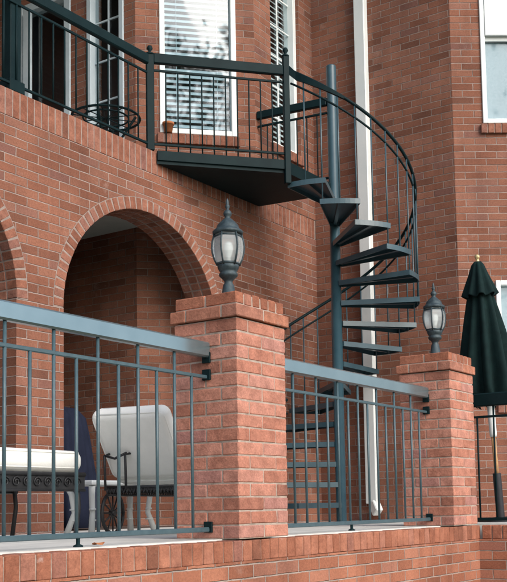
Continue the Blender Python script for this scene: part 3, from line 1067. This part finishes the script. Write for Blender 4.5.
def chaise(loc, rz_, label, back_angle, Lseat=1.3, Lback=0.47, zs=0.30, W=0.56, apron=0.045):
    """head end at local x=0, seat runs along +x"""
    t = thing('chaise_lounge', label, 'chaise', loc, 'white cushioned iron chaise lounges')
    Q = Matrix.Rotation(rz_, 3, 'Z')
    B = Vector(loc)
    P = lambda x_, y_, z_: B + Q @ Vector((x_, y_, z_))
    b = MB()
    cushion(b, Lseat, W, 0.13, Q, P(Lseat / 2, 0, zs + 0.08))
    sc_ = b.build('seat_cushion', 'cushion', t)
    piping(Lseat, W, 0.13, Q, P(Lseat / 2, 0, zs + 0.08), sc_)
    b = MB()
    tilt = Matrix.Rotation(math.pi - back_angle, 3, 'Y')
    tr = Matrix.Rotation(-(math.pi - back_angle), 3, 'Y')
    dirb = Vector((-math.cos(back_angle), 0, math.sin(back_angle)))
    nb_ = Vector((math.sin(back_angle), 0, math.cos(back_angle)))
    rotb = Matrix((dirb, Vector((0, 1, 0)), dirb.cross(Vector((0, 1, 0))))).transposed()
    cb = Vector((0.02, 0, zs + 0.07)) + dirb * (Lback / 2)
    cushion(b, Lback, W, 0.11, Q @ rotb, P(*cb))
    bc = b.build('back_cushion', 'cushion', t)
    piping(Lback, W, 0.11, Q @ rotb, P(*cb), bc)
    b = MB()
    for y_ in (-W / 2, W / 2):
        b.tube([P(-0.10, y_, zs), P(Lseat, y_, zs)], 0.012)
    for i in range(9):
        x_ = -0.10 + (Lseat + 0.10) * i / 8
        b.tube([P(x_, -W / 2, zs), P(x_, W / 2, zs)], 0.008)
    for i in range(22):
        y_ = -W / 2 + W * i / 22
        x_ = -0.10
        b.tube([P(x_, y_, zs), P(x_ - .004, y_ + W / 44, zs - 0.035), P(x_, y_ + W / 22, zs)], 0.005, 6)
    if apron > 0.06:
        for y_ in (-W / 2, W / 2):
            b.bar(P(-0.08, y_ * .985, zs - apron / 2), P(Lseat, y_ * .985, zs - apron / 2), 0.004, apron * .96)
            for i in range(int((Lseat + .08) / 0.075)):
                xc = -0.04 + i * 0.075
                b.tube([P(xc + (0.030 - .0016 * q) * math.cos(q * .7), y_ * 1.012, zs - apron / 2 + (0.030 - .0016 * q) * math.sin(q * .7)) for q in range(15)], 0.0045, 5)
    else:
        for i in range(56):
            x_ = -0.08 + (Lseat + 0.06) * i / 56
            for y_ in (-W / 2, W / 2):
                b.tube([P(x_, y_, zs - 0.002), P(x_ + Lseat / 112, y_, zs - apron), P(x_ + Lseat / 56, y_, zs - 0.002)], 0.0045, 5)
    for y_ in (-W / 2, W / 2):
        b.tube([P(-0.08, y_, zs - apron), P(Lseat, y_, zs - apron)], 0.007)
    b.build('frame', 'black_iron', t)
    for y_ in (-W / 2 + 0.02, W / 2 - 0.02):
        b = MB()
        b.tube([P(Lseat - 0.05, y_, zs), P(Lseat - 0.03, y_, zs * .5), P(Lseat - 0.06, y_, 0.0)], 0.013)
        b.build('leg', 'black_iron', t)
    for y_ in (-W / 2 - 0.03, W / 2 + 0.03):
        b = MB()
        rw_ = 0.125
        b.tube([P(0.03 + rw_ * math.cos(2 * math.pi * i / 20), y_, rw_ + 0.012 + rw_ * math.sin(2 * math.pi * i / 20)) for i in range(21)], 0.012, 6)
        for i in range(6):
            a_ = math.pi * i / 6
            b.tube([P(0.03 - rw_ * math.cos(a_), y_, rw_ + 0.012 - rw_ * math.sin(a_)), P(0.03 + rw_ * math.cos(a_), y_, rw_ + .012 + rw_ * math.sin(a_))], 0.005, 5)
        b.tube([P(0.03, y_ - 0.02, rw_ + .012), P(0.03, y_ + 0.02, rw_ + .012)], 0.018, 8)
        b.build('wheel', 'black_iron', t)
    b = MB()                                     # adjusting bracket on the back
    q0 = Vector((0.02, 0, zs + .07)) + dirb * 0.20 - nb_ * 0.075
    for y_ in (0.06, 0.20):
        b.tube([P(q0.x + .02, y_, q0.z + 0.01), P(q0.x - .02, y_ + .01, q0.z), P(q0.x - 0.01, y_ + .01, zs - .02)], 0.008, 6)
    b.tube([P(q0.x - .02, 0.06, q0.z + .012), P(q0.x - .02, 0.14, q0.z - 0.02), P(q0.x - .02, 0.21, q0.z)], 0.008, 6)
    b.build('back_bracket', 'black_iron', t)
    return t
chaise((4.66, 4.02, FLOOR), R(12), 'white cushioned chaise lounge with raised back beside the middle brick pillar', R(54), zs=0.29, W=0.50)
chaise((2.94, 4.43, FLOOR), R(0), 'white chaise seat cushion on a black iron frame at the left edge behind the railing', R(60), zs=0.36, apron=0.09)

tb = thing('side_table', 'low white table with curved legs between the two chaise lounges', 'table', (4.99, 4.64, FLOOR))
def side_table(c, w, dpt, h):
    x_, y_ = c
    b = MB()
    b.box((x_, y_, FLOOR + h - 0.016), (w, dpt, 0.032), None, 0, 0.01, 2)
    b.build('table_top', 'white_paint', tb)
    for sx in (-1, 1):
        for sy in (-1, 1):
            b = MB()
            px, py = x_ + sx * (w / 2 - 0.03), y_ + sy * (dpt / 2 - 0.03)
            b.tube([(px, py, FLOOR + h - 0.03), (px - sx * .02, py - sy * .02, FLOOR + h * .75), (px - sx * .035, py - sy * .03, FLOOR + h * .4), (px + sx * .005, py, FLOOR)], [0.022, 0.02, 0.018, 0.022], 10)
            for hh in (0.25, 0.45):
                b.tube([(px - sx * .03, py - sy * .025, FLOOR + h * hh), (px - sx * .03, py - sy * .025, FLOOR + h * hh + .012)], 0.023, 10)
            b.build('leg', 'white_paint', tb)
side_table((4.99, 4.64), 0.66, 0.28, 0.345)

cc = thing('covered_chair', 'dark navy cloth cover over an upright chair just inside the brick arch', 'chair cover', (5.74, 5.95, FLOOR))
b = MB()
rings = []
for z_, sx, sy in ((0.02, 0.24, 0.27), (0.2, 0.23, 0.26), (0.42, 0.22, 0.25), (0.58, 0.205, 0.235), (0.75, 0.19, 0.22), (0.90, 0.17, 0.2), (0.97, 0.12, 0.15), (0.99, 0.04, 0.05)):
    ring = []
    for i in range(144):
        t_ = 2 * math.pi * i / 144
        k_ = 1 + (0.10 * abs(math.cos(5.5 * t_ + z_ * 1.3)) ** .5 + 0.07 * math.cos(17 * t_ - z_ * 2)) * (1.05 - z_ * 0.6)
        cx_, sy_ = math.cos(t_), math.sin(t_)
        ring.append((5.74 + 1.25 * sx * k_ * math.copysign(abs(cx_) ** .7, cx_), 5.95 + sy * k_ * math.copysign(abs(sy_) ** .7, sy_), FLOOR + z_))
    rings.append(ring)
b.rings(rings)
b.build('cover', 'navy', cc)

# ------------------------------------------------------------------ trees across the lawn, mirrored in the window panes
def tree(x, y, h, cr_, seed, label):
    rnd = random.Random(seed)
    t = thing('shade_tree', label, 'tree', (x, y, -1.5), 'trees across the lawn')
    b = MB()
    tips = []
    b.tube([(x, y, -1.6), (x + .1, y, -1.5 + h * .2), (x - .1, y + .1, -1.5 + h * .45), (x, y, -1.5 + h * .75)], [.28, .22, .16, .05], 10)
    for i in range(9):
        a_ = rnd.uniform(0, 6.28)
        z_ = -1.5 + h * rnd.uniform(.3, .65)
        e = (x + cr_ * .7 * math.cos(a_), y + cr_ * .7 * math.sin(a_), z_ + h * .18)
        b.tube([(x, y, z_), ((x + e[0]) / 2, (y + e[1]) / 2, z_ + h * .12), e], [.09, .06, .02], 6)
        tips.append(e)
    b.build('trunk', 'wood', t)
    b = MB()
    cl = [(Vector((x, y, -1.5 + h * .62)) + Vector((rnd.gauss(0, cr_ * .45), rnd.gauss(0, cr_ * .45), rnd.gauss(0, h * .15))), rnd.uniform(.6, 1.3)) for _ in range(34)]
    cl += [(Vector(e), 0.9) for e in tips]
    for c_, r_ in cl:
        for _ in range(90):
            p = c_ + Vector((rnd.gauss(0, r_ * .5), rnd.gauss(0, r_ * .5), rnd.gauss(0, r_ * .4)))
            n_ = Vector((rnd.gauss(0, 1), rnd.gauss(0, 1), rnd.gauss(0, 1))).normalized()
            a_ = n_.orthogonal().normalized() * rnd.uniform(.09, .17)
            c2_ = n_.cross(a_)
            b.face([p - a_, p + c2_ * .6, p + a_, p - c2_ * .6])
    b.build('crown', 'leaf', t, recalc=False)
tree(-5.2, -9.9, 17.5, 3.2, 1, 'broad leafy tree across the lawn, nearest of the mirrored trees')
tree(-10.8, -9.0, 17.0, 3.0, 2, 'taller leafy tree across the lawn to the left of the broad one')

# ------------------------------------------------------------------ a dry leaf on the terrace edge
lf = thing('fallen_leaf', 'small dry brown leaf lying on the white terrace edge under the near railing', 'leaf', (3.19, 3.045, FLOOR))
b = MB()
ring = []
for i in range(14):
    t_ = 2 * math.pi * i / 14
    ring.append(Vector((3.19 + 0.030 * math.cos(t_) * (1 + .25 * math.cos(3 * t_)), 3.045 + 0.020 * math.sin(t_), FLOOR + 0.006 + 0.010 * math.cos(t_) ** 2)))
b.rings([ring, [v + Vector((0, 0, .002)) for v in ring]])
b.build('blade', 'terracotta', lf)

# ------------------------------------------------------------------ small things up on the balcony
fp = thing('flower_pot', 'small terracotta pot on the brick sill of the blind covered window', 'flower pot', (7.11, 5.90, 3.535))
pc = v3(C2) + d45 * 0.30 + Vector((-0.707, -0.707, 0)) * 0.035
b = MB()
b.lathe([(0, 3.528), (0.036, 3.528), (0.048, 3.60), (0.055, 3.60), (0.056, 3.622), (0.046, 3.622), (0.044, 3.605), (0, 3.605)], pc, 20)
b.build('pot', 'terracotta', fp)

bt = thing('balcony_table', 'small wrought iron table with a scrolled rim behind the balcony railing', 'table', (6.45, 6.12, 2.895))
tcx, tcy = 6.45, 6.05
b = MB()
zt = 3.47
b.tube([(tcx + 0.30 * math.cos(2 * math.pi * i / 32), tcy + 0.30 * math.sin(2 * math.pi * i / 32), zt) for i in range(33)], 0.011, 6)
b.tube([(tcx + 0.20 * math.cos(2 * math.pi * i / 32), tcy + 0.20 * math.sin(2 * math.pi * i / 32), zt) for i in range(33)], 0.008, 6)
for i in range(10):
    a_ = 2 * math.pi * i / 10
    b.tube([(tcx, tcy, zt), (tcx + 0.30 * math.cos(a_), tcy + 0.30 * math.sin(a_), zt)], 0.005, 5)
b.build('table_top', 'teal_dark', bt)
for i in range(4):
    a_ = 2 * math.pi * i / 4 + 0.5
    b = MB()
    b.tube([(tcx + r_ * math.cos(a_), tcy + r_ * math.sin(a_), z_) for r_, z_ in ((0.27, zt), (0.20, zt - 0.1), (0.10, zt - 0.25), (0.14, zt - 0.42), (0.25, 2.90))], 0.011, 6)
    b.build('leg', 'teal_dark', bt)

for o in COL.objects:
    if '_o' in o:
        del o['_o']
